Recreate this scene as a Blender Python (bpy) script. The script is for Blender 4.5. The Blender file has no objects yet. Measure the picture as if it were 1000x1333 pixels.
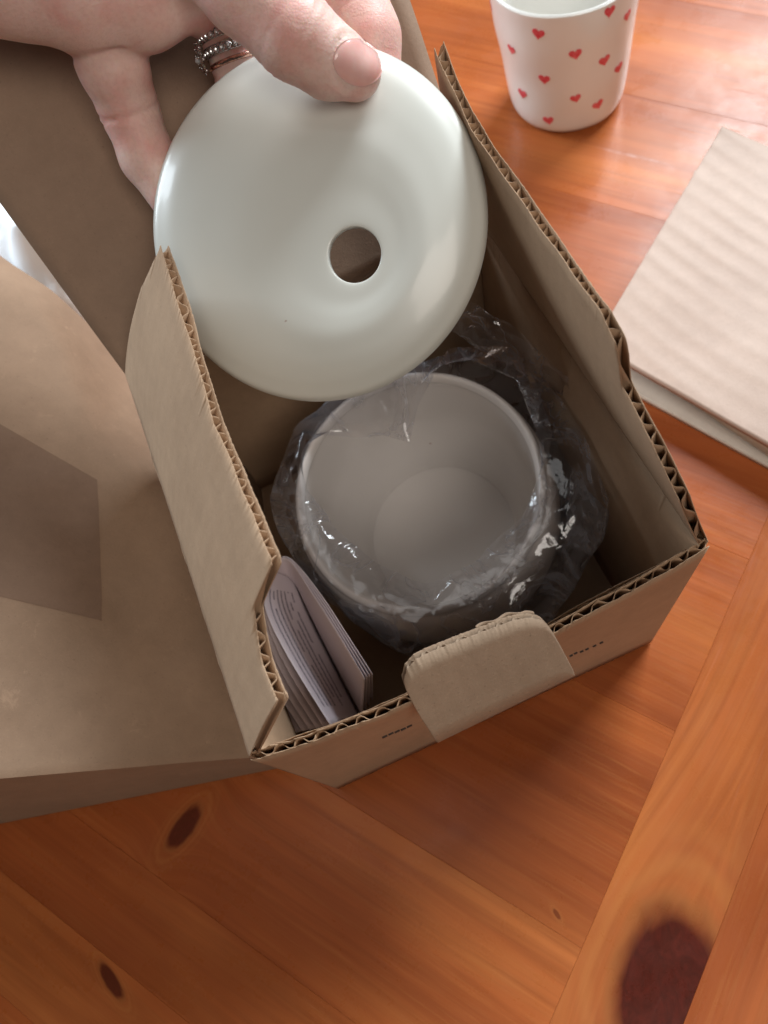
import bpy, math, random
import numpy as np
from mathutils import Vector, Matrix, noise

random.seed(7); rng = np.random.default_rng(7)
SC = bpy.context.scene
COL = SC.collection
rad = math.radians

# ---------------------------------------------------------------- camera
FPX = 996.65                                     # focal length in photo pixels (photo 1000 x 1333)
ROT = np.array([[0.98636166, -0.06667006, -0.15048515],
                [0.0, -0.91428946, 0.40506147],
                [-0.16459245, -0.39953710, -0.90182007]])   # rows: world axes in camera (x right, y down, z forward)
H = 0.13022; HC = 0.37822                        # box rim height, camera height above the table
CAM = np.array([0.0, 0.0, HC])

cam_d = bpy.data.cameras.new('camera'); cam = bpy.data.objects.new('camera', cam_d); COL.objects.link(cam)
cam_d.sensor_fit = 'VERTICAL'; cam_d.sensor_height = 24.0; cam_d.lens = 24.0 * FPX / 1333.0
cam_d.clip_start = 0.01; cam_d.clip_end = 50
rx, ry, rz = ROT[:, 0], -ROT[:, 1], -ROT[:, 2]
cam.matrix_world = Matrix(((rx[0], ry[0], rz[0], 0), (rx[1], ry[1], rz[1], 0), (rx[2], ry[2], rz[2], HC), (0, 0, 0, 1)))
cam_d.dof.use_dof = True; cam_d.dof.focus_distance = 0.265; cam_d.dof.aperture_fstop = 9.0
SC.camera = cam

# ---------------------------------------------------------------- light
SC.view_settings.view_transform = 'Standard'; SC.view_settings.look = 'None'
SC.view_settings.exposure = 0.45; SC.view_settings.gamma = 1.0
w = bpy.data.worlds.new('World'); SC.world = w; w.use_nodes = True
bg = w.node_tree.nodes['Background']; bg.inputs[0].default_value = (0.86, 0.78, 0.74, 1); bg.inputs[1].default_value = 0.038

def area(name, loc, target, sx, sy, power, col):
    l = bpy.data.lights.new(name, 'AREA'); l.shape = 'RECTANGLE'; l.size = sx; l.size_y = sy
    l.energy = power; l.color = col
    o = bpy.data.objects.new(name, l); COL.objects.link(o); o.location = loc
    o.rotation_euler = (Vector(target) - Vector(loc)).to_track_quat('-Z', 'Y').to_euler()
    return o
area('window_light', (0.98, 1.62, 1.45), (0, 0.12, 0.1), 1.0, 0.8, 58, (0.90, 0.96, 1.0))
area('side_window_light', (-1.45, 0.95, 0.82), (0, 0.12, 0.1), 0.9, 0.7, 23, (0.80, 0.91, 1.0))
area('front_fill', (0.70, -1.00, 1.70), (0, 0.12, 0.1), 0.9, 0.9, 10.5, (1.0, 0.90, 0.80))  # added warm fill that brightens the disc and jar, not an actual lamp
area('overhead_fill', (-0.30, 0.30, 2.0), (0, 0.12, 0.1), 0.7, 0.7, 1.3, (1.0, 0.96, 0.92))  # added dim fill from above for highlights on the film, no real fixture

# ---------------------------------------------------------------- helpers
def ray(px, py): return ROT @ np.array([px - 500.0, py - 666.5, FPX])
def at(px, py, z):                                # point at world height z seen at a photo pixel
    d = ray(px, py); return CAM + d * (z - HC) / d[2]
def dp(px, py, dist):                             # point at a distance (along the view axis)
    return CAM + ray(px, py) * dist / FPX
def projn(P):
    c = (np.asarray(P, float) - CAM) @ ROT
    return np.stack([500 + FPX * c[..., 0] / c[..., 2], 666.5 + FPX * c[..., 1] / c[..., 2]], -1)

E1 = np.array([0.92058763, 0.39053606, 0.0]); E2 = np.array([-0.39053606, 0.92058763, 0.0]); EZ = np.array([0, 0, 1.0])
OB = np.array([-0.08512933, 0.02704652, 0.0]); BW = 0.16524; BL = 0.16972
def loc(P):
    q = np.asarray(P) - OB; return np.array([q @ E1, q @ E2, q[2]])

def mesh_obj(name, verts, faces, mat, parent=None, smooth=True, kind=None, label=None, cat=None, group=None):
    me = bpy.data.meshes.new(name)
    me.from_pydata([tuple(map(float, v)) for v in verts], [], [tuple(map(int, f)) for f in faces])
    me.update()
    if smooth: me.polygons.foreach_set('use_smooth', [True] * len(me.polygons))
    if mat: me.materials.append(mat)
    o = bpy.data.objects.new(name, me); COL.objects.link(o)
    if parent: o.parent = parent
    tag(o, label, cat, group, kind)
    return o
def tag(o, label=None, cat=None, group=None, kind=None):
    if label: o['label'] = label
    if cat: o['category'] = cat
    if group: o['group'] = group
    if kind: o['kind'] = kind
def empty(name, p=(0, 0, 0), rz=0.0, **k):
    o = bpy.data.objects.new(name, None); COL.objects.link(o); o.location = tuple(map(float, p)); o.rotation_euler = (0, 0, rz)
    o.empty_display_size = 0.02
    tag(o, **k); return o
def grid_faces(nu, nv, closed_u=False, off=0):
    f = []
    for i in range(nu if closed_u else nu - 1):
        for j in range(nv - 1):
            a = off + i * nv + j; b = off + ((i + 1) % nu) * nv + j
            f.append((a, b, b + 1, a + 1))
    return f
def solidify(o, t, offset=0.0, rim=True):
    m = o.modifiers.new('thickness', 'SOLIDIFY'); m.thickness = t; m.offset = offset; m.use_rim = rim; return o
def frame(o, origin, x, y, z):
    o.matrix_world = Matrix(((x[0], y[0], z[0], origin[0]), (x[1], y[1], z[1], origin[1]), (x[2], y[2], z[2], origin[2]), (0, 0, 0, 1)))
def lathe(profile, n=96, warp=None):
    v = []; m = len(profile)
    for i in range(n):
        a = 2 * math.pi * i / n
        for (r, z) in profile:
            p = [r * math.cos(a), r * math.sin(a), z]
            if warp: p = warp(p, a, r, z)
            v.append(p)
    return v, grid_faces(n, m, True)
def smooth_profile(pts, n=8):                     # catmull-rom through points
    out = []
    P = [pts[0]] + list(pts) + [pts[-1]]
    for i in range(1, len(P) - 2):
        p0, p1, p2, p3 = [np.array(q, float) for q in P[i - 1:i + 3]]
        for k in range(n):
            t = k / n
            out.append(tuple(0.5 * ((2 * p1) + (-p0 + p2) * t + (2 * p0 - 5 * p1 + 4 * p2 - p3) * t * t + (-p0 + 3 * p1 - 3 * p2 + p3) * t ** 3)))
    out.append(tuple(pts[-1])); return out

# ---------------------------------------------------------------- materials
class NT:
    def __init__(s, name):
        s.m = bpy.data.materials.new(name); s.m.use_nodes = True; s.t = s.m.node_tree; s.b = s.t.nodes['Principled BSDF']
    def n(s, typ, **k):
        o = s.t.nodes.new(typ)
        for a, v in k.items():
            if a.startswith('_'): o.inputs[a[1:].replace('_', ' ')].default_value = v
            else: setattr(o, a, v)
        return o
    def l(s, a, b): s.t.links.new(a, b)
    def coord(s, kind='Object'): return s.n('ShaderNodeTexCoord').outputs[kind]
    def mapping(s, vec, scale=(1, 1, 1), rot=(0, 0, 0), locn=(0, 0, 0)):
        m = s.n('ShaderNodeMapping'); m.inputs['Scale'].default_value = scale; m.inputs['Rotation'].default_value = rot; m.inputs['Location'].default_value = locn
        s.l(vec, m.inputs['Vector']); return m.outputs[0]
    def noise(s, vec, scale, detail=4, rough=.5, dist=0.0):
        o = s.n('ShaderNodeTexNoise'); o.inputs['Scale'].default_value = scale; o.inputs['Detail'].default_value = detail
        o.inputs['Roughness'].default_value = rough; o.inputs['Distortion'].default_value = dist
        if vec is not None: s.l(vec, o.inputs['Vector'])
        return o.outputs['Fac']
    def ramp(s, fac, stops):
        o = s.n('ShaderNodeValToRGB'); e = o.color_ramp.elements
        while len(e) < len(stops): e.new(0.5)
        for i, (p, c) in enumerate(stops):
            e[i].position = p; e[i].color = (c if isinstance(c, tuple) else (c, c, c)) + (1,)
        s.l(fac, o.inputs[0]); return o.outputs[0]
    def mix(s, fac, a, b, blend='MIX'):
        o = s.n('ShaderNodeMix', data_type='RGBA', blend_type=blend)
        for sock, v in ((o.inputs[0], fac), (o.inputs[6], a), (o.inputs[7], b)):
            if isinstance(v, (int, float)): sock.default_value = v
            elif isinstance(v, tuple): sock.default_value = v + (1,) if len(v) == 3 else v
            else: s.l(v, sock)
        return o.outputs[2]
    def math(s, op, a, b=None, c=None, clamp=False):
        o = s.n('ShaderNodeMath', operation=op); o.use_clamp = clamp
        for i, v in enumerate((a, b, c)):
            if v is None: continue
            if isinstance(v, (int, float)): o.inputs[i].default_value = v
            else: s.l(v, o.inputs[i])
        return o.outputs[0]
    def bump(s, h, strength=.3, dist=.001, prev=None):
        o = s.n('ShaderNodeBump'); o.inputs['Strength'].default_value = strength; o.inputs['Distance'].default_value = dist
        s.l(h, o.inputs['Height'])
        if prev is not None: s.l(prev, o.inputs['Normal'])
        return o.outputs[0]
    def set(s, **k):
        for a, v in k.items():
            sock = s.b.inputs[a.replace('_', ' ')]
            if hasattr(v, 'is_linked') or hasattr(v, 'links'): s.l(v, sock)
            else: sock.default_value = v + (1,) if isinstance(v, tuple) and len(v) == 3 else v
        return s.m

def kraft(name, c1, c2, rough=.82, rib=0.0, speck=0.5, scuff=0.0):
    t = NT(name); co = t.coord()
    big = t.noise(co, 14, 5, .6); fine = t.noise(t.mapping(co, (1, 1, 1)), 900, 3, .7)
    fib = t.noise(t.mapping(co, (700, 1500, 900)), 1, 3, .6)
    c = t.mix(t.ramp(big, [(.3, 0.0), (.7, 1.0)]), c1, c2)
    c = t.mix(t.math('MULTIPLY', t.ramp(fine, [(.62, 0.0), (.74, 1.0)]), speck * .8), c, tuple(x * .5 for x in c1))
    c = t.mix(t.math('MULTIPLY', t.ramp(fib, [(.58, 0.0), (.8, 1.0)]), speck * .35), c, tuple(min(1, x * 1.5) for x in c2))
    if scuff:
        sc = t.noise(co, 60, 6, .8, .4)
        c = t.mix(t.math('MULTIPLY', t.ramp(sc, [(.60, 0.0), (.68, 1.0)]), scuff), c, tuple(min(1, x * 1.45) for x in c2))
    mot = t.noise(t.mapping(co, (1, 1, 1)), 130, 6, .75, .3)
    c = t.mix(1.0, c, t.ramp(mot, [(.28, .93), (.72, 1.06)]), 'MULTIPLY')
    h = t.math('ADD', fine, t.math('MULTIPLY', t.noise(co, 45, 4), 3.0))
    return t.set(Base_Color=c, Roughness=rough, Normal=t.bump(h, .18, .0006), Specular_IOR_Level=.3)
M_KRAFT = kraft('kraft_board', (.372, .245, .154), (.46, .311, .2))
M_KRAFT_TAB = kraft('kraft_board_speckled', (.37, .27, .19), (.45, .33, .235), speck=1.0)
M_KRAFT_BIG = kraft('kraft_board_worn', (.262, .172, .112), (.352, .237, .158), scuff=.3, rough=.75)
M_KRAFT_LID = kraft('kraft_board_inner', (.33, .225, .16), (.38, .265, .19))
M_PATCH = kraft('dark_brown_patch', (.195, .122, .082), (.240, .154, .104), rough=.8)
M_PAD = kraft('pale_kraft_pad', (.42, .305, .245), (.50, .375, .305), rough=.55, speck=.3)
M_PADW = kraft('cream_board', (.56, .49, .41), (.62, .55, .47), speck=.3)

def mat_wood(name, knots=()):
    t = NT(name); co = t.coord('Object')
    rnd = t.n('ShaderNodeObjectInfo').outputs['Random']
    sep = t.n('ShaderNodeSeparateXYZ'); t.l(co, sep.inputs[0])
    off = t.math('MULTIPLY', rnd, 7.0)
    Y = sep.outputs[1]
    for (kx, ky, a, b, ang, dark) in knots:        # the grain parts and bends round each knot
        if dark < 0: continue
        ca, sa = abs(math.cos(ang)), abs(math.sin(ang)); ra = math.hypot(a * ca, b * sa) * 2.4; rb = math.hypot(a * sa, b * ca) * 2.0
        dx_ = t.math('DIVIDE', t.math('SUBTRACT', sep.outputs[0], kx), ra); dy0 = t.math('SUBTRACT', Y, ky); dy_ = t.math('DIVIDE', dy0, rb)
        e = t.math('EXPONENT', t.math('MULTIPLY', t.math('ADD', t.math('MULTIPLY', dx_, dx_), t.math('MULTIPLY', dy_, dy_)), -1.0))
        Y = t.math('SUBTRACT', Y, t.math('MULTIPLY', t.math('MULTIPLY', dy0, e), .82))
    comb = t.n('ShaderNodeCombineXYZ'); t.l(sep.outputs[0], comb.inputs[0]); t.l(t.math('ADD', Y, off), comb.inputs[1]); t.l(off, comb.inputs[2])
    v = comb.outputs[0]
    # object X runs along the grain
    broad = t.noise(t.mapping(v, (1.2, 9, 1)), 1.5, 4, .55, .6)
    grain = t.noise(t.mapping(v, (2.5, 60, 1)), 2.0, 5, .6, .8)
    fine = t.noise(t.mapping(v, (18, 420, 1)), 1.5, 3, .6, .2)
    blot = t.noise(v, 9, 3, .5)
    c = t.ramp(broad, [(.28, (.30, .072, .020)), (.5, (.44, .119, .033)), (.74, (.59, .198, .055))])
    c = t.mix(t.math('MULTIPLY', t.ramp(grain, [(.42, 0.0), (.62, 1.0)]), .33), c, (.17, .038, .011))
    c = t.mix(t.math('MULTIPLY', t.ramp(fine, [(.5, 0.0), (.7, 1.0)]), .22), c, (.52, .20, .06))
    c = t.mix(t.math('MULTIPLY', t.ramp(blot, [(.4, 0.0), (.66, 1.0)]), .35), c, (.23, .05, .016))
    tint = t.ramp(rnd, [(0.0, (.96, .94, .93)), (1.0, (1.04, 1.03, 1.02))])
    c = t.mix(1.0, c, tint, 'MULTIPLY')
    spots = t.noise(co, 55, 2, .4)
    c = t.mix(t.math('MULTIPLY', t.ramp(spots, [(.765, 0.0), (.79, 1.0)]), .6), c, (.07, .018, .012))
    h = t.math('ADD', t.math('MULTIPLY', fine, .3), t.noise(co, 26, 3))
    scr = t.noise(t.mapping(co, (30, 500, 1), (0, 0, 1.1)), 1, 2, .5)
    r = t.mix(t.ramp(t.noise(co, 30, 5, .7), [(.35, 0.0), (.7, 1.0)]), (.22, .22, .22), (.42, .42, .42))
    r = t.mix(t.math('MULTIPLY', t.ramp(scr, [(.66, 0.0), (.72, 1.0)]), .5), r, (.6, .6, .6))
    return t, c, r, t.bump(h, .14, .0012)
def finish_wood(knots):
    t, c, r, nrm = mat_wood('varnished_pine' + ('_knotty' if knots else ''), knots)
    co = t.coord('Object')
    for (kx, ky, a, b, ang, dark) in knots:
        v = t.mapping(co, (1, 1, 0), (0, 0, 0), (-kx, -ky, 0))
        v = t.mapping(v, (1, 1, 0), (0, 0, -ang))
        v = t.mapping(v, (1 / a, 1 / b, 0))
        wv = t.n('ShaderNodeVectorMath', operation='ADD')
        nz = t.n('ShaderNodeTexNoise'); nz.inputs['Scale'].default_value = 1.6; t.l(v, nz.inputs['Vector'])
        sc = t.n('ShaderNodeVectorMath', operation='SCALE'); t.l(nz.outputs['Color'], sc.inputs[0]); sc.inputs[3].default_value = .35
        t.l(v, wv.inputs[0]); t.l(sc.outputs[0], wv.inputs[1])
        sub = t.n('ShaderNodeVectorMath', operation='SUBTRACT'); t.l(wv.outputs[0], sub.inputs[0]); sub.inputs[1].default_value = (.17, .17, .17)
        fl = t.n('ShaderNodeVectorMath', operation='MULTIPLY'); t.l(sub.outputs[0], fl.inputs[0]); fl.inputs[1].default_value = (1, 1, 0)
        ln = t.n('ShaderNodeVectorMath', operation='LENGTH'); t.l(fl.outputs[0], ln.inputs[0]); d = ln.outputs['Value']
        if dark < 0:                               # pale worn scratch
            nb_ = t.noise(co, 120, 3, .7)
            c = t.mix(t.math('MULTIPLY', t.ramp(t.math('MULTIPLY', d, .333), [(.0, -dark), (.15, -dark * .8), (.32, 0.0)]), t.ramp(nb_, [(.38, 0.2), (.6, 1.0)])), c, (.62, .42, .38)); continue
        ringw = t.math('SINE', t.math('MULTIPLY', d, 14.0))
        ringm = t.math('MULTIPLY', t.ramp(d, [(.25, 0.0), (.33, 1.0), (.55, .0)]), t.math('MULTIPLY_ADD', ringw, .22, .25))
        d3 = t.math('MULTIPLY', d, .333)
        ringm = t.math('MULTIPLY', t.ramp(d3, [(.25, 0.0), (.36, 1.0), (.75, 0.0)]), t.math('MULTIPLY_ADD', ringw, .22, .26))
        c = t.mix(ringm, c, (.50, .19, .055))
        kc = t.mix(t.ramp(t.noise(t.mapping(v, (1.5, 1.5, 1)), 2.2, 5, .7, 1.5), [(.38, 0.0), (.68, 1.0)]), (.042, .005, .004), (.085, .010, .007))
        c = t.mix(t.ramp(d3, [(.0, dark), (.25, dark), (.31, dark * .55), (.40, 0.0)]), c, kc)
    return t.set(Base_Color=c, Roughness=r, Normal=nrm, Specular_IOR_Level=.22, Coat_Weight=.07, Coat_Roughness=.22)

def mat_ceramic(name, col, rough=.22, speck=True):
    t = NT(name); co = t.coord()
    c = t.mix(t.ramp(t.noise(co, 18, 3), [(.35, 0.0), (.7, 1.0)]), col, tuple(x * .955 for x in col))
    if speck:
        c = t.mix(t.math('MULTIPLY', t.ramp(t.noise(co, 260, 1, .3), [(.83, 0.0), (.85, 1.0)]), .6), c, (.3, .12, .09))
    nb = t.bump(t.noise(co, 30, 2), .10, .002)
    return t.set(Base_Color=c, Roughness=rough, Normal=nb, Coat_Weight=.35, Coat_Roughness=.12, Specular_IOR_Level=.45)
M_DISC = mat_ceramic('pale_glazed_ceramic', (.74, .755, .70), .34)
M_JAR = mat_ceramic('grey_glazed_ceramic', (.74, .71, .69), .25)
M_MUG = mat_ceramic('white_glazed_ceramic', (.84, .83, .79), .25, False)
t = NT('red_heart_print'); M_RED = t.set(Base_Color=t.mix(t.ramp(t.noise(t.coord(), 400, 3), [(.35, 0.0), (.65, 1.0)]), (.68, .045, .07), (.80, .15, .18)), Roughness=.3)

def mat_skin():
    t = NT('skin'); co = t.coord('Object')
    c = t.mix(t.ramp(t.noise(co, 28, 4, .6), [(.3, 0.0), (.7, 1.0)]), (.83, .53, .465), (.91, .68, .61))
    c = t.mix(t.math('MULTIPLY', t.ramp(t.noise(co, 75, 3), [(.44, 0.0), (.66, 1.0)]), .62), c, (.80, .36, .32))
    c = t.mix(t.math('MULTIPLY', t.ramp(t.noise(co, 700, 3, .6), [(.45, 0.0), (.7, 1.0)]), .22), c, (.60, .33, .27))
    vor = t.n('ShaderNodeTexVoronoi', feature='DISTANCE_TO_EDGE'); vor.inputs['Scale'].default_value = 900; t.l(co, vor.inputs['Vector'])
    wr = t.noise(t.mapping(co, (120, 420, 300), (0, 0, .5)), 1.0, 4, .6, .5)
    h = t.math('ADD', t.math('MULTIPLY', vor.outputs[0], .8), t.math('MULTIPLY', wr, .9))
    nb = t.bump(t.noise(t.mapping(co, (60, 260, 200), (0, 0, .5)), 1, 4, .65, .8), .22, .0010, t.bump(h, .26, .0005))
    t.b.subsurface_method = 'RANDOM_WALK'
    return t.set(Base_Color=c, Roughness=.48, Normal=nb, Subsurface_Weight=.35, Subsurface_Scale=.004, Specular_IOR_Level=.4)
M_SKIN = mat_skin()
t = NT('fingernail'); M_NAIL = t.set(Base_Color=t.mix(t.ramp(t.noise(t.coord(), 160, 2), [(.3, 0.0), (.7, 1.0)]), (.88, .47, .43), (.93, .60, .55)), Roughness=.22, Coat_Weight=.6, Coat_Roughness=.1, Subsurface_Weight=.2, Subsurface_Scale=.002)
def metal(name, col, r):
    t = NT(name); n = t.noise(t.coord(), 1500, 2)
    return t.set(Base_Color=t.mix(t.ramp(n, [(.35, 0.0), (.65, 1.0)]), col, tuple(x * .45 for x in col)), Metallic=1.0, Roughness=r, Normal=t.bump(n, .2, .0001))
M_SILVER = metal('antique_silver', (.78, .76, .74), .24); M_ROSE = metal('rose_gold', (.86, .55, .44), .2)
t = NT('clear_stone'); M_STONE = t.set(Base_Color=(.85, .88, .9), Roughness=.04, Specular_IOR_Level=1.0, Metallic=.4)

def mat_film():
    t = NT('clear_plastic_film'); nt = t.t; co = t.coord()
    v1 = t.n('ShaderNodeTexVoronoi', feature='DISTANCE_TO_EDGE'); v1.inputs['Scale'].default_value = 52; v1.inputs['Randomness'].default_value = 1
    wn = t.n('ShaderNodeTexNoise'); wn.inputs['Scale'].default_value = 30; t.l(co, wn.inputs['Vector'])
    ad = t.n('ShaderNodeVectorMath', operation='MULTIPLY_ADD'); t.l(wn.outputs['Color'], ad.inputs[0]); ad.inputs[1].default_value = (.02, .02, .02); t.l(co, ad.inputs[2])
    t.l(ad.outputs[0], v1.inputs['Vector'])
    crease = t.ramp(t.noise(t.mapping(co, (1, 1, .6), (.4, .3, 0)), 26, 4, .55, 1.8), [(.44, 0.0), (.492, 1.0), (.508, 1.0), (.56, 0.0)])
    nb = t.bump(t.math('ADD', t.math('MULTIPLY', crease, .25), t.math('MULTIPLY', t.noise(co, 24, 4, .5, 1.6), 1.2)), .16, .004)
    gl = t.n('ShaderNodeBsdfGlossy'); gl.inputs['Roughness'].default_value = .08; gl.inputs['Color'].default_value = (.95, .97, 1, 1); t.l(nb, gl.inputs['Normal'])
    tr = t.n('ShaderNodeBsdfTransparent'); tr.inputs['Color'].default_value = (.97, .97, .98, 1)
    df = t.n('ShaderNodeBsdfTranslucent'); df.inputs['Color'].default_value = (.85, .87, .95, 1)
    fr = t.n('ShaderNodeFresnel'); fr.inputs['IOR'].default_value = 1.5; t.l(nb, fr.inputs['Normal'])
    m1 = t.n('ShaderNodeMixShader'); t.l(t.math('MULTIPLY_ADD', fr.outputs[0], 0.85, .035, clamp=True), m1.inputs[0]); t.l(tr.outputs[0], m1.inputs[1]); t.l(gl.outputs[0], m1.inputs[2])
    m2 = t.n('ShaderNodeMixShader'); t.l(t.math('MULTIPLY_ADD', crease, .24, .075), m2.inputs[0]); t.l(m1.outputs[0], m2.inputs[1]); t.l(df.outputs[0], m2.inputs[2])
    nt.links.new(m2.outputs[0], nt.nodes['Material Output'].inputs['Surface']); nt.nodes.remove(t.b)
    return t.m
M_FILM = mat_film()
t = NT('white_tissue'); M_TISSUE = t.set(Base_Color=(.84, .87, .90), Roughness=.5, Normal=t.bump(t.noise(t.coord(), 40, 6, .6), .5, .003))

def mat_page(kind):
    t = NT('printed_page_' + kind); uv = t.n('ShaderNodeUVMap').outputs[0]
    sep = t.n('ShaderNodeSeparateXYZ'); t.l(uv, sep.inputs[0])
    # uv: x along the lines (0..1), y across the lines (0..1)
    rows = 10.0 if kind == 'dense' else 8.0
    ry_ = t.math('MULTIPLY', sep.outputs[1], rows); fy = t.math('FRACT', ry_)
    inrow = t.math('MULTIPLY', t.math('GREATER_THAN', fy, .28), t.math('LESS_THAN', fy, .74))
    cell = t.n('ShaderNodeCombineXYZ'); t.l(t.math('MULTIPLY', sep.outputs[0], 150.0), cell.inputs[0]); t.l(t.math('MULTIPLY', ry_, 2.6), cell.inputs[1])
    glyph = t.math('GREATER_THAN', t.noise(cell.outputs[0], 1.6, 2, .6), .47)
    wc = t.n('ShaderNodeCombineXYZ'); t.l(t.math('MULTIPLY', sep.outputs[0], 14.0), wc.inputs[0]); t.l(t.math('FLOOR', ry_), wc.inputs[1])
    wn = t.n('ShaderNodeTexWhiteNoise', noise_dimensions='2D'); fl = t.n('ShaderNodeVectorMath', operation='FLOOR'); t.l(wc.outputs[0], fl.inputs[0]); t.l(fl.outputs[0], wn.inputs[0])
    word = t.math('GREATER_THAN', wn.outputs['Value'], .16)
    mg = t.math('MULTIPLY', t.math('MULTIPLY', t.math('GREATER_THAN', sep.outputs[0], .10), t.math('LESS_THAN', sep.outputs[0], .80)),
                t.math('MULTIPLY', t.math('GREATER_THAN', sep.outputs[1], .10), t.math('LESS_THAN', sep.outputs[1], .80 if kind == 'dense' else .95)))
    ink = t.math('MULTIPLY', t.math('MULTIPLY', inrow, glyph), t.math('MULTIPLY', word, mg))
    c = t.mix(t.math('MULTIPLY', ink, .85), (.54, .48, .52), (.07, .06, .09))
    return t.set(Base_Color=c, Roughness=.6)
M_PAGE = mat_page('dense'); M_PAGE2 = mat_page('sparse')
t = NT('plain_paper'); M_PAPER = t.set(Base_Color=t.mix(t.noise(t.coord(), 60, 3), (.48, .42, .46), (.53, .465, .505)), Roughness=.6)
t = NT('black_ink'); M_INK = t.set(Base_Color=t.mix(t.noise(t.coord(), 900, 3), (.03, .022, .02), (.10, .07, .055)), Roughness=.7)

# ---------------------------------------------------------------- table: pine planks under breadboard planks
a0 = at(895, 915, 0); a1 = at(715, 1333, 0)
dA = (a0 - a1); dA /= np.linalg.norm(dA)                      # along the breadboard joint
dP = np.array([dA[1], -dA[0], 0])                             # grain of the field planks, across that joint
def tl(P): q = np.asarray(P) - a1; return np.array([q @ dP, q @ dA])      # table frame: x across joint (to the right), y along it
l1 = [tl(at(90, 1066, 0)), tl(at(400, 1275, 0))]; l2 = [tl(at(0, 1142, 0)), tl(at(261, 1333, 0))]
yj1 = (l1[0][1] + l1[1][1]) / 2; yj2 = (l2[0][1] + l2[1][1]) / 2
b1 = tl(at(925, 1240, 0)); b2 = tl(at(890, 1333, 0)); xB = (b1[0] + b2[0]) / 2
table = empty('wooden_table', a1, math.atan2(dP[1], dP[0]), label='glossy reddish pine table top of jointed knotty planks under everything', cat='table')
def plank(x0, x1, y0, y1, mat, along='x', depth=.028):
    g = .00002; x0 += g; x1 -= g; y0 += g; y1 -= g; c = .00012
    cx, cy = (x0 + x1) / 2, (y0 + y1) / 2
    X0, X1, Y0, Y1 = x0 - cx, x1 - cx, y0 - cy, y1 - cy
    v = [(X0, Y0, -depth), (X1, Y0, -depth), (X1, Y1, -depth), (X0, Y1, -depth),
         (X0, Y0, -c), (X1, Y0, -c), (X1, Y1, -c), (X0, Y1, -c),
         (X0 + c, Y0 + c, 0), (X1 - c, Y0 + c, 0), (X1 - c, Y1 - c, 0), (X0 + c, Y1 - c, 0)]
    f = [(3, 2, 1, 0), (8, 9, 10, 11)]
    for k in range(4):
        n = (k + 1) % 4; f += [(k, n, 4 + n, 4 + k), (4 + k, 4 + n, 8 + n, 8 + k)]
    o = mesh_obj('plank', v, f, mat, table, smooth=False)
    o.location = (cx, cy, -random.random() * .00008)
    return o, (cx, cy)
pw = abs(yj1 - yj2)
M_W = finish_wood([])
def rot_plank(o, cxy, x0, x1, y0, y1): pass
# field planks, grain along table x
k1 = tl(at(240, 1076, 0)); ks = tl(at(145, 1277, 0)); kb = tl(at(868, 1290, 0)); s0_ = tl(at(782, 193, 0)); s1_ = tl(at(868, 213, 0)); sm_ = (s0_ + s1_) / 2; kc_ = tl(at(725, 1190, 0))
ys = [yj2 + pw * k for k in range(-7, 2)]
y = ys[-1]
WID = [pw * f for f in (1.9, 2.6, 2.4, 2.5, 2.3, 2.4, 2.5, 2.2)]
for wd in WID: y += wd; ys.append(y)
for i in range(len(ys) - 1):
    cx, cy = (-1.1 + 0) / 2, (ys[i] + ys[i + 1]) / 2
    kn = []
    for (k, a, b, ang, dk) in ((k1, .0125, .0052, 1.45, .8), (ks, .010, .0030, -.3, .8), (sm_, .030, .0016, math.atan2(*(s1_ - s0_)[::-1]), -.55), (kc_, .0026, .0010, -.5, .5)):
        if ys[i] < k[1] < ys[i + 1]: kn.append((k[0] - cx, k[1] - cy, a, b, ang, dk))
    plank(-1.1, 0, ys[i], ys[i + 1], finish_wood(kn) if kn else M_W)
# breadboard planks, grain along table y: built along x, then turned
xs = [0, xB, xB + .09, xB + .20, xB + .30, xB + .42]
for i in range(len(xs) - 1):
    y0, y1 = ys[0], ys[-1]; wd = xs[i + 1] - xs[i]; cx, cy = (xs[i] + xs[i + 1]) / 2, (y0 + y1) / 2
    kn = [((kb[1] - cy), -(kb[0] - cx), .034, .021, .15, .95)] if i == 0 else []
    o, _ = plank(-(y1 - y0) / 2, (y1 - y0) / 2, -wd / 2, wd / 2, finish_wood(kn) if kn else M_W)
    o.location = (cx, cy, -.00006 * i); o.rotation_euler = (0, 0, math.pi / 2)

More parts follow.
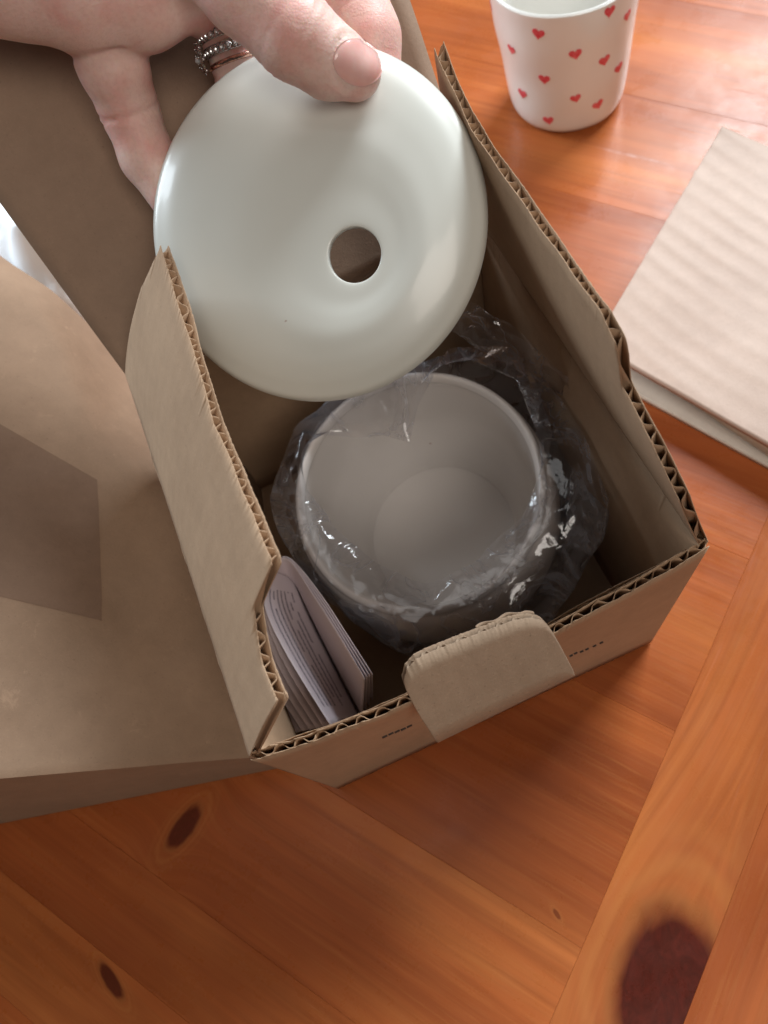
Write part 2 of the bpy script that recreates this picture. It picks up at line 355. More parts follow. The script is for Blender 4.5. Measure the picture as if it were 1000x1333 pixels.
# ---------------------------------------------------------------- the open cardboard box
ang_box = math.atan2(E1[1], E1[0])
box = empty('cardboard_box', OB + np.array([0, 0, .0005]), ang_box, label='small open brown corrugated box holding the jar and booklet, flaps raised', cat='cardboard box')
TH = .0030; PITCH = .0060
def panel(name, org, A, U, N, s0, s1, w0, w1, mat, th=TH, pitch=PITCH, bend=None, nw=8, amp=1.0, ph=0.0, parent=None, rag=0.0004, n=None, lin=.00026):
    """corrugated panel: two liners and a wavy medium. s runs along A, w along U (flute direction), thickness along N"""
    org, A, U, N = [np.asarray(q, float) for q in (org, A, U, N)]
    ns = n or max(6, int((s1 - s0) / pitch * 10)); V = []; F = []
    rg = [(noise.noise(Vector((i * .35, ph * 3, k * 9.1))) * rag) for k in range(3) for i in range(ns + 1)]
    for k in range(3):
        off = len(V)
        for i in range(ns + 1):
            s = s0 + (s1 - s0) * i / ns
            t_ = (-th / 2, th / 2, max(-1, min(1, 1.35 * math.sin(2 * math.pi * s / pitch + ph + 3.4 * noise.noise(Vector((s * 48, ph, 1)))))) * th / 2 * .86)[k]
            a, b = w0(s), w1(s) + rg[k * (ns + 1) + i] - (0.0009 + .0007 * noise.noise(Vector((s * 60, 7, ph))) if k == 2 else 0)
            crush = .0005 * max(0.0, noise.noise(Vector((s * 28, ph * 2 + 6, 1.5))))
            jit = noise.noise(Vector((s * 70, ph * 5 + 2.2, k * 4.3))) * .0007 * amp
            for j in range(nw + 1):
                wv = a + (b - a) * j / nw
                bo = (bend(s, wv) if bend else 0.0) + jit * (j / nw) ** 7
                if k < 2: bo +=   .00002 * math.sin(2 * math.pi * s / pitch) + (-1, 1)[k] * -crush * (j / nw) ** 6
                V.append(org + A * s + U * wv + N * (t_ + bo))
        F += grid_faces(ns + 1, nw + 1, False, off)
    o = mesh_obj(name, V, F, mat, parent or box); solidify(o, lin)
    return o
ex, ey, ez_ = np.eye(3)
cst = lambda c: (lambda s: c)
def curve(pts):                                    # piecewise linear s -> w
    xs_, ws_ = zip(*pts)
    return lambda s: float(np.interp(s, xs_, ws_))
def fbend(s, w): return -.0058 * max(0.0, math.sin(math.pi * max(0, s) / BW)) ** .75 * (1.15 - .5 * s / BW) * (w / H) ** 2
# floor, walls (box frame: x along the front, y to the back)
mesh_obj('floor_panel', [(x_, y_, z_) for z_ in (0, .003) for (x_, y_) in ((.001, .001), (BW - .001, .001), (BW - .001, BL - .001), (.001, BL - .001))],
         [(3, 2, 1, 0), (4, 5, 6, 7), (0, 1, 5, 4), (1, 2, 6, 5), (2, 3, 7, 6), (3, 0, 4, 7)], M_KRAFT, box, smooth=False)
Hh = H - .0005
panel('wall', (0, .0015, 0), ex, ez_, ey, .0, BW, cst(0), lambda s: Hh - .0006 + .0012 * noise.noise(Vector((s * 120, 3, 0))) , M_KRAFT, rag=.0020, amp=1.0, ph=.4, th=.0026, pitch=.0072, bend=fbend, nw=12)
panel('wall', (BW - .0015, 0, 0), ey, ez_, ex, .0015, BL, cst(.001), cst(Hh), M_KRAFT, rag=0)
panel('wall', (.0015, 0, 0), ey, ez_, ex, .0015, BL, cst(.001), cst(Hh), M_KRAFT, rag=0)
panel('wall', (0, BL - .0015, 0), ex, ez_, ey, .0035, BW - .0035, cst(.001), cst(Hh - .007), M_KRAFT, rag=0)
panel('inner_wall', (0, .0042, 0), ex, ez_, ey, .0045, BW - .0045, cst(.004), lambda s: Hh - .0105 - .003 * math.sin(s * 33), M_KRAFT, rag=.0008, th=.0010, bend=lambda s, w: fbend(s, w) * .8)
# side flaps
tl_, tr_ = rad(31), rad(10)
UL = np.array([math.sin(tl_), 0, math.cos(tl_)]); NL = np.array([math.cos(tl_), 0, -math.sin(tl_)])
UR = np.array([-math.sin(tr_), 0, math.cos(tr_)]); NR = np.array([math.cos(tr_), 0, math.sin(tr_)])
wl = curve([(.0005, .0015), (.0010, .0500), (.0035, .0496), (.0135, .0484), (.0200, .0515), (.0268, .0570), (.0284, .0760), (.0300, .0772), (.0787, .0745), (.115, .0795), (.1460, .0830), (.1475, .078), (.1550, .0560), (.1680, .0010)])
wr = curve([(.0020, .0010), (.0050, .0120), (.0060, .0150), (.0099, .0280), (.0262, .0421), (.0420, .0506), (.0438, .0625), (.0460, .0680), (.0539, .0719), (.0986, .0722), (.1417, .0735), (.1690, .0800), (.1700, .076), (.1705, .001)])
fl = panel('side_flap', (.0015, 0, Hh), ey, UL, NL, .0006, .1679, cst(0.0), wl, M_KRAFT, nw=14, n=420,
           bend=lambda s, w: -.0030 * math.sin(math.pi * min(1, w / .08)) * (.7 + .3 * math.sin(s * 18)) )
fr = panel('side_flap', (BW - .0015, 0, Hh), ey, UR, NR, .0021, .1704, cst(0.0), wr, M_KRAFT, nw=14, n=420, ph=1.3,
           bend=lambda s, w: -.0030 * math.sin(math.pi * min(1, w / .08)) + .004 * max(0, (s - .12) / .05) ** 2 * (w / .08))
fl['label'] = 'brown flap folded inward over the left side'; fr['label'] = 'brown flap standing upright on the right side'
# lid standing open at the back
tb = rad(40); UB = np.array([0, math.sin(tb), math.cos(tb)]); NB = np.array([0, math.cos(tb), -math.sin(tb)])
LL = .175; nu, nv = 30, 26; V = []
for sgn in (0, 1):
    for i in range(nu + 1):
        for j in range(nv + 1):
            wv = LL * j / nv; xl = .0005 - .012 * (wv / .09); xr = BW - .001
            s = xl + (xr - xl) * i / nu
            b_ = .014 * (wv / LL) ** 2 + .0012 * noise.noise(Vector((s * 40, wv * 30, 5)))
            V.append(np.array([s, BL - .0042, Hh - .004]) + UB * wv * 1.04 + NB * (b_ + TH * sgn))
F = [tuple(reversed(q)) for q in grid_faces(nu + 1, nv + 1)] + grid_faces(nu + 1, nv + 1, off=(nu + 1) * (nv + 1))
m_ = (nu + 1) * (nv + 1)
edge = [i * (nv + 1) for i in range(nu + 1)] + [nu * (nv + 1) + j for j in range(1, nv + 1)] + [i * (nv + 1) + nv for i in range(nu - 1, -1, -1)] + [j for j in range(nv - 1, 0, -1)]
for k in range(len(edge)):
    a, b = edge[k], edge[(k + 1) % len(edge)]; F.append((a, b, b + m_, a + m_))
lid = mesh_obj('lid', V, F, M_KRAFT_LID, box); lid['label'] = 'long brown lid panel standing open behind the hand'
# locking tab hanging outside the front wall, its rounded cut edge upward
def place_quad(pts_px, plane_p, plane_n):
    out = []
    for (px, py) in pts_px:
        d = ray(px, py); tt = ((plane_p - CAM) @ plane_n) / (d @ plane_n); out.append(CAM + d * tt)
    return out
def l2w(p): return OB + E1 * p[0] + E2 * p[1] + EZ * p[2]
tabN = (-E2 * math.cos(rad(35)) + EZ * math.sin(rad(35)))        # faces forward and up
tabP = l2w((.082, -.0098, H - .004))
px_tab = [(570, 968), (548, 934), (531, 905), (526, 888), (530, 873), (542, 860), (560, 851), (600, 835), (640, 820), (668, 809), (690, 805), (707, 809), (719, 822), (730, 842), (750, 880)]
tp = [loc(q) for q in place_quad(px_tab, tabP, tabN)]
tu = np.array([1.0, 0, 0]); tv = np.array([0, math.sin(rad(35)), math.cos(rad(35))]); tn = np.array([0, -math.cos(rad(35)), math.sin(rad(35))])
ctr = np.mean(tp, 0); st = sorted([((q - ctr) @ tu, (q - ctr) @ tv) for q in tp])
P2 = [((q - ctr) @ tu, (q - ctr) @ tv) for q in tp]
def poly_span(s):
    ws = []
    for i in range(len(P2)):
        (x0, y0), (x1, y1) = P2[i], P2[(i + 1) % len(P2)]
        if (x0 - s) * (x1 - s) <= 0 and abs(x1 - x0) > 1e-9: ws.append(y0 + (y1 - y0) * (s - x0) / (x1 - x0))
    return (min(ws), max(ws)) if len(ws) > 1 else (0, 0)
sx0, sx1 = st[0][0] + .0003, st[-1][0] - .0003
tab = panel('locking_tab', ctr - tn * .0016, tu, tv, tn, sx0, sx1, lambda s: poly_span(s)[0], lambda s: poly_span(s)[1], M_KRAFT_TAB, th=.0026, n=160, nw=6, rag=.0003,
            bend=lambda s, w: -.0008 * max(0.0, (w - .004) / .012) ** 2, amp=.35)
tab['label'] = 'rounded brown locking tab hanging over the front edge'
# crushed liner curling behind the tab
V = []
cc = ctr + tv * .012 - tn * .0035
for i in range(41):
    s = .004 + .019 * i / 40
    for j in range(8):
        a = j / 7
        y_ = poly_span(min(sx1 - .001, s))[1]
        V.append(ctr + tu * s + tv * (y_ - .0095 * a + .0004) + tn * (-.0038 + .0006 * math.sin(s * 760) * (1 - a)))
solidify(mesh_obj('torn_liner', V, grid_faces(41, 8), M_KRAFT_TAB, box), .0003)
# short dark dashes printed beside the tab
def dash(px, py, L_, hgt, a_):
    ny = -E2
    q = place_quad([(px, py)], l2w((0, -.0040, 0)), ny)[0]; c = loc(q); c[1] = -.0006 + fbend(c[0], c[2])
    d1 = np.array([math.cos(a_), 0, math.sin(a_)]); d2 = np.array([-math.sin(a_), 0, math.cos(a_)])
    V = [c + d1 * L_ * x_ + d2 * hgt * y_ * (1 + .5 * random.random()) + np.array([0, z_, 0]) for z_ in (0, .0009) for (x_, y_) in ((-1, -.6), (-.4, -1), (1, -.7), (.9, .6), (.2, 1), (-.9, .7))]
    F = [tuple(range(6))] + [tuple(range(11, 5, -1))] + [(i, (i + 1) % 6, 6 + (i + 1) % 6, 6 + i) for i in range(6)]
    mesh_obj('dash_mark', V, F, M_INK, box, smooth=False)
for i, (px, py) in enumerate([(504, 966), (512, 962), (520, 959), (528, 956), (536, 952)]): dash(px, py, .0011, .0003, .1)
for i, (px, py) in enumerate([(748, 862), (754, 859), (762, 857), (769, 854), (779, 850), (788, 846)]): dash(px, py, .0008, .00028, .1)

# ---------------------------------------------------------------- ceramic jar leaning in the box
Pb = dp(577, 697, .3980); Pr = dp(541, 634, .3180)
ax = Pr - Pb; JH = np.linalg.norm(ax); ax /= JH
jx = np.cross(ax, [0, 1, 0]); jx /= np.linalg.norm(jx); jy = np.cross(ax, jx); jy = -jy if np.linalg.det(np.array([jx, jy, ax])) < 0 else jy
RI = .0492; RO = .0532
prof = [(0.0001, 0), (.0365, 0), (.0372, .0002), (.0382, .0016), (.0400, .006), (.0438, .016), (.0478, .030), (.0500, .045), (RI + .0008, JH - .010), (RI, JH - .004), (RI + .0006, JH - .001), (RI + .0018, JH + .0002), (RO - .0008, JH - .0008), (RO, JH - .003), (RO + .0004, JH - .006),
        (.0560, JH - .014), (.0590, .045), (.0585, .03), (.0545, .012), (.0480, .0), (.043, -.0045), (.036, -.0052), (.0001, -.0052)]
v, f = lathe(smooth_profile(prof, 5), 128)
f = [tuple(reversed(q)) for q in f]
jar = mesh_obj('ceramic_jar', v, f, M_JAR, label='grey glazed wide-mouthed ceramic jar wrapped in clear film inside the box', cat='jar')
frame(jar, Pb, jx, jy, ax)

# clear film bag round the jar
def jl(P): q = np.asarray(P) - Pb; return np.array([q @ jx, q @ jy, q @ ax])
def jw(p): return Pb + jx * p[0] + jy * p[1] + ax * p[2]
def phi_px(px, py):                                # jar angle of a pixel seen on the rim plane
    d = ray(px, py); tt = ((Pr - CAM) @ ax) / (d @ ax); q = CAM + d * tt; l = jl(q); return math.atan2(l[1], l[0]), math.hypot(l[0], l[1])
inner_px = [(548, 500), (535, 572), (470, 567), (402, 570), (392, 600), (400, 632), (425, 668), (470, 712), (515, 742), (560, 757), (600, 742), (645, 700), (683, 655), (699, 620), (712, 590), (716, 560), (708, 520), (690, 480), (640, 452), (590, 455)]
outer_px = [(560, 470), (480, 490), (405, 525), (352, 565), (346, 610), (336, 650), (352, 705), (392, 755), (440, 800), (490, 842), (560, 862), (620, 855), (690, 835), (730, 790), (765, 720), (803, 660), (806, 600), (780, 545), (735, 480), (660, 440), (610, 430)]
def table_of(pts):
    q = sorted(phi_px(*p) for p in pts); a = np.array([x[0] for x in q]); r = np.array([x[1] for x in q])
    a = np.concatenate([a[-2:] - 2 * math.pi, a, a[:2] + 2 * math.pi]); r = np.concatenate([r[-2:], r, r[:2]])
    return lambda p: float(np.interp(p, a, r))
fin = table_of(inner_px); fout = table_of(outer_px)
def crump(p, s, k):
    q = Vector(p) * s * .62 + Vector((k, k * 2, 0))
    return abs(noise.noise(q)) * 2.4 - .6 + .35 * (abs(noise.noise(q * 2.6)) * 2 - .5)
NU, NV = 42, 13; V = []
for i in range(NU):
    for j in range(NV):
        ph = -math.pi + 2 * math.pi * (i + (random.uniform(-.42, .42) if 0 < j else 0)) / NU
        ri = fin(ph); ro = max(fout(ph), RO + .006)
        prof_ = [(.036, -.0075), (.050, -.004), (.0600, .012), (min(ro, .064), .032), (max(.0600, ro * .95), .050), (ro, .062), (ro * .5 + RO * .5 + .001, JH + .001), (max(RO - .001, ri * .35 + RO * .65), JH + .0022), (ri * .6 + RI * .4, JH + .0015 if ri < RI else JH + .003), (ri, JH - .003 if ri < RI - .004 else JH + .0015)]
        sp = smooth_profile(prof_, 3); m = len(sp)
        x = min(NV - 1, max(0, j + (random.uniform(-.4, .4) if 0 < j < NV - 1 else 0))) / (NV - 1) * (m - 1); a = int(min(x, m - 2)); tt = x - a
        r = sp[a][0] * (1 - tt) + sp[a + 1][0] * tt; h = sp[a][1] * (1 - tt) + sp[a + 1][1] * tt
        amt = .0019 if r > RO + .003 else .0008
        if j < 5: amt *= j / 5
        r2 = r + random.uniform(-1, 1) * amt + .0025 * noise.noise(Vector((math.cos(ph) * 3, math.sin(ph) * 3, h * 30))) * min(1, j / 8); h2 = h + random.uniform(-.6, .8) * amt
        V.append((r2 * math.cos(ph), r2 * math.sin(ph), h2))
def tri(fs):
    out = []
    for (a, b, c, d) in fs: out += [(a, b, c), (a, c, d)] if random.random() < .5 else [(a, b, d), (b, c, d)]
    return out
Fb = tri(grid_faces(NU, NV, True))
# the loose mouth of the bag, drawn up to the back right corner
off = len(V); nA, nB = 26, 9
tailA = [dp(752, 560, .318), dp(775, 590, .325), dp(805, 610, .322), dp(800, 560, .315), dp(745, 505, .305), dp(690, 445, .297), dp(640, 408, .290), dp(612, 392, .287)]
tailB = [dp(705, 575, .322), dp(770, 578, .330), dp(772, 575, .334), dp(740, 530, .332), dp(700, 500, .322), dp(640, 465, .312), dp(598, 440, .303), dp(585, 430, .298)]
for i in range(nA):
    x = i / (nA - 1) * 7; a = int(min(x, 6)); tt = x - a
    A_ = tailA[a] * (1 - tt) + tailA[a + 1] * tt; B_ = tailB[a] * (1 - tt) + tailB[a + 1] * tt
    for j in range(nB):
        u = j / (nB - 1); p = A_ * (1 - u) + B_ * u
        p = p + EZ * (.005 * math.sin(math.pi * u)) + rng.uniform(-1, 1, 3) * .0014
        V.append(tuple(jl(p)))
Fb += tri(grid_faces(nA, nB, False, off))
film = mesh_obj('plastic_bag', V, Fb, M_FILM, label='clear crinkled plastic bag wrapped round the grey jar', cat='plastic bag')
frame(film, Pb, jx, jy, ax)
cr = film.data.attributes.new('crease_edge', 'FLOAT', 'EDGE')
cr.data.foreach_set('value', [random.choice((0, 0, 0, .3, .6, .9)) for _ in film.data.edges])
sb = film.modifiers.new('subdivision', 'SUBSURF'); sb.levels = 2; sb.render_levels = 2

# ---------------------------------------------------------------- folded booklet in the front left corner
book = empty('booklet', l2w((.022, .028, .004)), label='thin folded instruction booklet standing open in the front corner of the box', cat='booklet')
def spline(pts, n):
    P = [np.array(q, float) for q in pts]; sp = smooth_profile([tuple(q) for q in P], 10); m = len(sp); out = []
    for i in range(n):
        x = i / (n - 1) * (m - 1); a = int(min(x, m - 2)); out.append(np.array(sp[a]) * (1 - (x - a)) + np.array(sp[a + 1]) * (x - a))
    return out
def page(top, bot, mat, bulge=0.0, nm='page', flip=False, n=24, k=12, th=.00022):
    A_, B_ = spline(top, n), spline(bot, n); V = []
    bo = np.array(book.location)
    for i in range(n):
        for j in range(k):
            u = j / (k - 1); p = A_[i] * (1 - u) + B_[i] * u + EZ * bulge * math.sin(math.pi * u)
            V.append(p - bo)
    F = grid_faces(n, k)
    o = mesh_obj(nm, V, F, mat, book)
    uvl = o.data.uv_layers.new(name='UVMap')
    for poly in o.data.polygons:
        for li in poly.loop_indices:
            vi = o.data.loops[li].vertex_index; i, j = divmod(vi, k)
            x = 1 - i / (n - 1); uvl.data[li].uv = (1 - x if flip else x, j / (k - 1))
    solidify(o, th)
    return o
zt, zb = .088, .060
nL = 6
for q in range(nL):                                  # left leaves, the uppermost first
    s = q
    top = [at(352 - .5 * s, 742 + 3 * s, .092 - .003 * s), at(344, 787 + 7 * s, .088 - .003 * s), at(372 - 5 * s, 850 + 8 * s, .084 - .003 * s), at(430 - 9 * s, 944 + 2 * s, .080 - .0032 * s)]
    bot = [at(382, 752, .074 - .002 * s), at(400, 795, .066 - .002 * s), at(432, 860, .060 - .002 * s), at(471 - 1.0 * s, 936 - .5 * s, .054 - .002 * s)]
    page(top, bot, M_PAGE if q == 0 else M_PAGE2, .0012)
for q in range(4):                                   # right leaves
    s = q
    top = [at(352 + s * 1, 742 - 3 * s, .0925), at(374 + s, 727 - s * .4, .0935), at(409 + 2.6 * s, 775 - s, .094), at(442 + 3 * s, 827 - s, .094), at(475 + 3.3 * s, 883 - 2 * s, .092)]
    bot = [at(383, 752, .0738), at(401 + s, 795, .0658), at(433 + 2 * s, 860, .0598), at(472 + 4.5 * s, 935 - 8 * s, .0538)]
    page(top, bot, M_PAPER if q < 3 else M_PAGE2, .0, flip=False)

# ---------------------------------------------------------------- ceramic disc with a hole
dc, DR = .259, .0596
def ddepth(px, py): return dc - 6e-5 * ((px - 412) * .8 - (py - 293) * .6)
cD = dp(404, 292, dc)
qa = dp(512, 293, ddepth(512, 293)) - cD; qb = dp(412, 393, ddepth(412, 393)) - cD
nD = np.cross(qb, qa); nD /= np.linalg.norm(nD)
if nD @ (CAM - cD) < 0: nD = -nD
dx = qa / np.linalg.norm(qa); dy = np.cross(nD, dx)
hp = dp(467, 336, ddepth(467, 336)) - cD; hx, hy = hp @ dx * .965, hp @ dy * .965
RH = .0089
profD = [(RH, .0014), (RH, .0026), (RH + .0001, .0033), (RH + .0005, .0038), (RH + .0030, .0040), (.018, .0041), (.0250, .0045), (.0320, .0045), (.0395, .0036), (.0455, .0026), (.0510, .0012), (.0550, -.0006), (.0578, -.0022), (DR - .0004, -.0044), (DR - .0003, -.0060), (DR - .0018, -.0072), (.0545, -.0070), (.050, -.0056), (.042, -.0026), (.030, -.0004), (RH + .003, .0010), (RH, .0014)]
def warpD(p, a, r, z):
    k = max(0.0, min(1.0, (DR - r) / (DR - RH)))
    k = k ** 1.25
    return [p[0] + hx * k, p[1] + hy * k, z]
v, f = lathe(smooth_profile(profD, 6), 160, warpD)
disc = mesh_obj('ceramic_disc', v, f, M_DISC, label='pale glazed round ceramic disc with an off-centre round hole, held above the box', cat='ceramic disc')
frame(disc, cD, dx, dy, nD)

# ---------------------------------------------------------------- hand (one continuous surface) holding the disc
def cap_chain(pts): return [(dp(*p[:3]), p[3]) for p in pts]
chains = {
 'thumb': [(150, -190, .245, .0175), (240, -100, .232, .0150), (318, -18, .229, .0132), (385, 47, .231, .0122), (428, 79, .2355, .0105), (462, 94, .2385, .0083)],
 'thenar': [(20, -300, .250, .023), (140, -200, .242, .021)],
 'index': [(380, -190, .258, .0125), (440, -70, .263, .0118), (478, 50, .2655, .0113), (492, 150, .272, .0095), (490, 205, .277, .0078)],
 'middle': [(330, -130, .262, .0125), (385, -10, .270, .0112), (410, 110, .276, .0100), (415, 210, .281, .0080)],
 'ring': [(240, -60, .256, .0120), (296, 36, .2625, .0098), (316, 96, .2685, .0095), (335, 190, .276, .0092), (345, 260, .280, .0076)],
 'pinky': [(122, 20, .252, .0128), (148, 88, .261, .0115), (168, 142, .271, .0101), (192, 205, .278, .0096), (236, 272, .283, .0086)],
 'palm_a': [(-70, -50, .240, .0205), (20, -31, .241, .0172), (110, -8, .244, .0170), (180, -6, .248, .0160), (290, -45, .254, .0135), (370, -120, .257, .0135)],
 'palm_b': [(-60, -160, .240, .023), (110, -110, .244, .021), (260, -130, .249, .017), (360, -190, .253, .013)],
 'palm_c': [(-80, -260, .243, .024), (60, -230, .243, .023), (200, -220, .246, .019)],
 'arm': [(-40, -230, .243, .0240), (-140, -330, .245, .0240), (-330, -520, .25, .028), (-520, -700, .26, .033)],
}
KS = {'thumb': .010, 'thenar': .012, 'index': .004, 'middle': .004, 'ring': .004, 'pinky': .0028, 'palm_a': .010, 'palm_b': .014, 'palm_c': .014, 'arm': .016}
CH = {k: cap_chain(v) for k, v in chains.items()}
def sd_cone(P, a, b, ra, rb):
    ab = b - a; L2 = ab @ ab; h = np.clip(((P - a) @ ab) / L2, 0, 1)
    return np.linalg.norm(P - a - h[..., None] * ab, axis=-1) - (ra + (rb - ra) * h)
def smin(a, b, k):
    h = np.maximum(k - np.abs(a - b), 0) / k; return np.minimum(a, b) - h * h * k * .25
CRE = [((dp(375, 30, .219)), .0022, .0005)]
def hand_sdf(P):
    D = None
    for name in ('palm_c', 'palm_b', 'palm_a', 'arm', 'thenar', 'pinky', 'ring', 'middle', 'index', 'thumb'):
        c = CH[name]; d = None
        for (a, ra), (b, rb) in zip(c[:-1], c[1:]):
            s = sd_cone(P, a, b, ra, rb); d = s if d is None else smin(d, s, .003)
        D = d if D is None else smin(D, d, KS[name])
    return D
NP_ = None
def nail_point():
    d = ray(466, 81) / FPX; L_ = np.linalg.norm(d); t_ = .20
    for _ in range(60): t_ += float(hand_sdf((CAM + d * t_)[None])[0]) / L_ * .9
    return CAM + d * t_
# knuckle and joint creases: shallow grooves across the digits
def groove(name, i, tpos, depth, wid):
    (a, ra), (b, rb) = CH[name][i], CH[name][i + 1]
    p = a + (b - a) * tpos; n = (b - a) / np.linalg.norm(b - a); return p, n, depth, wid, ra * (1 - tpos) + rb * tpos
GR = [groove('thumb', 2, .86, .00030, .0006), groove('thumb', 3, .35, .00025, .0006), groove('thumb', 3, .1, .00035, .0007), groove('thumb', 3, -.12, .0003, .0006), groove('pinky', 1, .95, .00045, .0008), groove('pinky', 2, .15, .0004, .0007), groove('pinky', 0, .62, .0008, .0011), groove('ring', 1, .9, .0004, .0008), groove('index', 1, .75, .0004, .0008)]
PALML = [(dp(205, -10, .24), dp(150, 38, .243)), (dp(150, 38, .243), dp(60, 22, .243)), (dp(60, 22, .243), dp(-10, 8, .245))]
def hand_full(P):
    D = hand_sdf(P)
    for p, n, dep, wid, r in GR:
        q = P - p; t_ = q @ n; rr = np.linalg.norm(q - t_[..., None] * n, axis=-1)
        D = D + dep * np.exp(-(t_ / wid) ** 2) * (rr < r * 1.25)
    global NP_
    if NP_ is None: NP_ = nail_point()
    dn = np.linalg.norm(P - NP_, axis=-1); D = D + .00050 * np.exp(-((dn - .0081) / .0007) ** 2) - .00025 * np.exp(-((dn - .0097) / .0010) ** 2)
    for a, b in PALML:
        ab = b - a; h = np.clip(((P - a) @ ab) / (ab @ ab), 0, 1)
        dl = np.linalg.norm(P - a - h[..., None] * ab, axis=-1); D = D + .0011 * np.exp(-(dl / .0016) ** 2)
    return D
allp = np.array([p for c in CH.values() for p, r in c]); allr = np.array([r for c in CH.values() for p, r in c])
lo = (allp - allr[:, None]).min(0) - .004; hi = (allp + allr[:, None]).max(0) + .004
st_ = .00125
dims = np.ceil((hi - lo) / st_).astype(int) + 1
def surface_nets():
    # coarse pass to skip empty space, then a full grid evaluated only near the surface
    cs = 6; cd = dims // cs + 2
    g = np.stack(np.meshgrid(*[lo[k] + np.arange(cd[k]) * st_ * cs for k in range(3)], indexing='ij'), -1)
    Dc = hand_sdf(g.reshape(-1, 3)).reshape(cd)
    full = np.full(cd * cs, 1.0, np.float32)
    near = np.argwhere(np.abs(Dc) < st_ * cs * 1.9)
    sub = np.stack(np.meshgrid(*[np.arange(cs)] * 3, indexing='ij'), -1).reshape(-1, 3) - cs // 2
    full = np.repeat(np.repeat(np.repeat(np.sign(Dc).astype(np.float32), cs, 0), cs, 1), cs, 2)
    full = np.roll(full, (-(cs // 2),) * 3, (0, 1, 2)) * 0.01
    full = np.repeat(np.repeat(np.repeat(np.sign(Dc).astype(np.float32), cs, 0), cs, 1), cs, 2) * .01
    idx = (near[:, None, :] * cs + sub[None]).reshape(-1, 3)
    ok = np.all((idx >= 0) & (idx < np.array(full.shape)), 1); idx = idx[ok]
    # cells between coarse nodes take the sign of the nearest node
    r_ = [np.clip(np.round(np.arange(full.shape[k]) / cs).astype(int), 0, cd[k] - 1) for k in range(3)]
    full = (np.sign(Dc)[np.ix_(*r_)] * .01).astype(np.float32)
    P = lo + idx * st_
    vals = np.concatenate([hand_full(P[i:i + 400000]) for i in range(0, len(P), 400000)])
    full[idx[:, 0], idx[:, 1], idx[:, 2]] = vals
    s = full < 0
    c = np.zeros(tuple(np.array(full.shape) - 1), np.int8)
    for a in (0, 1):
        for b in (0, 1):
            for d in (0, 1): c += s[a:s.shape[0] - 1 + a, b:s.shape[1] - 1 + b, d:s.shape[2] - 1 + d]
    act = np.argwhere((c > 0) & (c < 8)); vid = -np.ones(c.shape, np.int64); vid[tuple(act.T)] = np.arange(len(act))
    acc = np.zeros((len(act), 3)); cnt = np.zeros(len(act))
    corners = [(a, b, d) for a in (0, 1) for b in (0, 1) for d in (0, 1)]
    for i in range(8):
        for j in range(i + 1, 8):
            A_, B_ = np.array(corners[i]), np.array(corners[j])
            if np.abs(A_ - B_).sum() != 1: continue
            va = full[tuple((act + A_).T)]; vb = full[tuple((act + B_).T)]
            m = (va < 0) != (vb < 0); tt = np.where(m, va / np.where(m, va - vb, 1), 0)
            acc += np.where(m[:, None], A_ + (B_ - A_) * tt[:, None], 0); cnt += m
    verts = lo + (act + acc / cnt[:, None]) * st_
    faces = []
    for axn in range(3):
        sl0 = [slice(None)] * 3; sl1 = [slice(None)] * 3; sl0[axn] = slice(0, -1); sl1[axn] = slice(1, None)
        ch = s[tuple(sl0)] != s[tuple(sl1)]; e = np.argwhere(ch)
        u, v_ = (axn + 1) % 3, (axn + 2) % 3
        e = e[(e[:, u] > 0) & (e[:, v_] > 0) & (e[:, u] < c.shape[u]) & (e[:, v_] < c.shape[v_])]
        du = np.zeros(3, int); du[u] = 1; dv = np.zeros(3, int); dv[v_] = 1
        q = np.stack([vid[tuple((e - du - dv).T)], vid[tuple((e - dv).T)], vid[tuple(e.T)], vid[tuple((e - du).T)]], 1)
        inside = s[tuple(e.T)]
        q[~inside] = q[~inside][:, ::-1]; faces.append(q)
    return verts, np.concatenate(faces)
hv, hf = surface_nets()
hf = hf[(hf >= 0).all(1)]
for _ in range(2):                                     # pull the vertices exactly onto the surface
    e = 2e-4; d0 = hand_full(hv); g = np.stack([hand_full(hv + np.eye(3)[k] * e) - d0 for k in range(3)], -1) / e
    g /= np.maximum(np.linalg.norm(g, axis=1, keepdims=True), 1e-6); hv = hv - g * np.clip(d0, -.001, .001)[:, None]
person = empty('person', CH['arm'][0][0], label='person reaching in from the upper left with a bare hand gripping the pale disc', cat='person')
po = np.array(person.location)
hand = mesh_obj('hand', hv - po, hf, M_SKIN, person)
# thumb nail, laid on the thumb
def hit(px, py, d0=.20):
    d = ray(px, py) / FPX; L_ = np.linalg.norm(d); t_ = d0
    for _ in range(60):
        s = float(hand_sdf((CAM + d * t_)[None])[0]); t_ += s / L_ * .9
        if abs(s) < 1e-6: break
    return CAM + d * t_
n0, m0 = 22, 22; V = []
ncx, ncy = 466, 81; a1_, a2_ = np.array([.80, .60]), np.array([-.60, .80])     # along the thumb, across it
bad = False
for lay in (0, 1):
    for i in range(n0):
        for j in range(m0):
            u, w_ = -1 + 2 * i / (n0 - 1), -1 + 2 * j / (m0 - 1)
            x_ = u * math.sqrt(max(0, 1 - w_ * w_ * .5)); y_ = w_ * math.sqrt(max(0, 1 - u * u * .5))
            pxy = np.array([ncx, ncy]) + a1_ * x_ * 33 + a2_ * y_ * 30
            p = hit(*pxy)
            e = 2e-4; g = np.array([float(hand_sdf((p + np.eye(3)[k] * e)[None])[0] - hand_sdf((p - np.eye(3)[k] * e)[None])[0]) for k in range(3)]); g /= max(np.linalg.norm(g), 1e-9)
            rr = math.hypot(x_, y_); up = .00002 + .00030 * (1 - min(1, rr) ** 6) + .0003 * max(0, u)
            V.append(p + g * (up if lay == 0 else -.0006) - po)
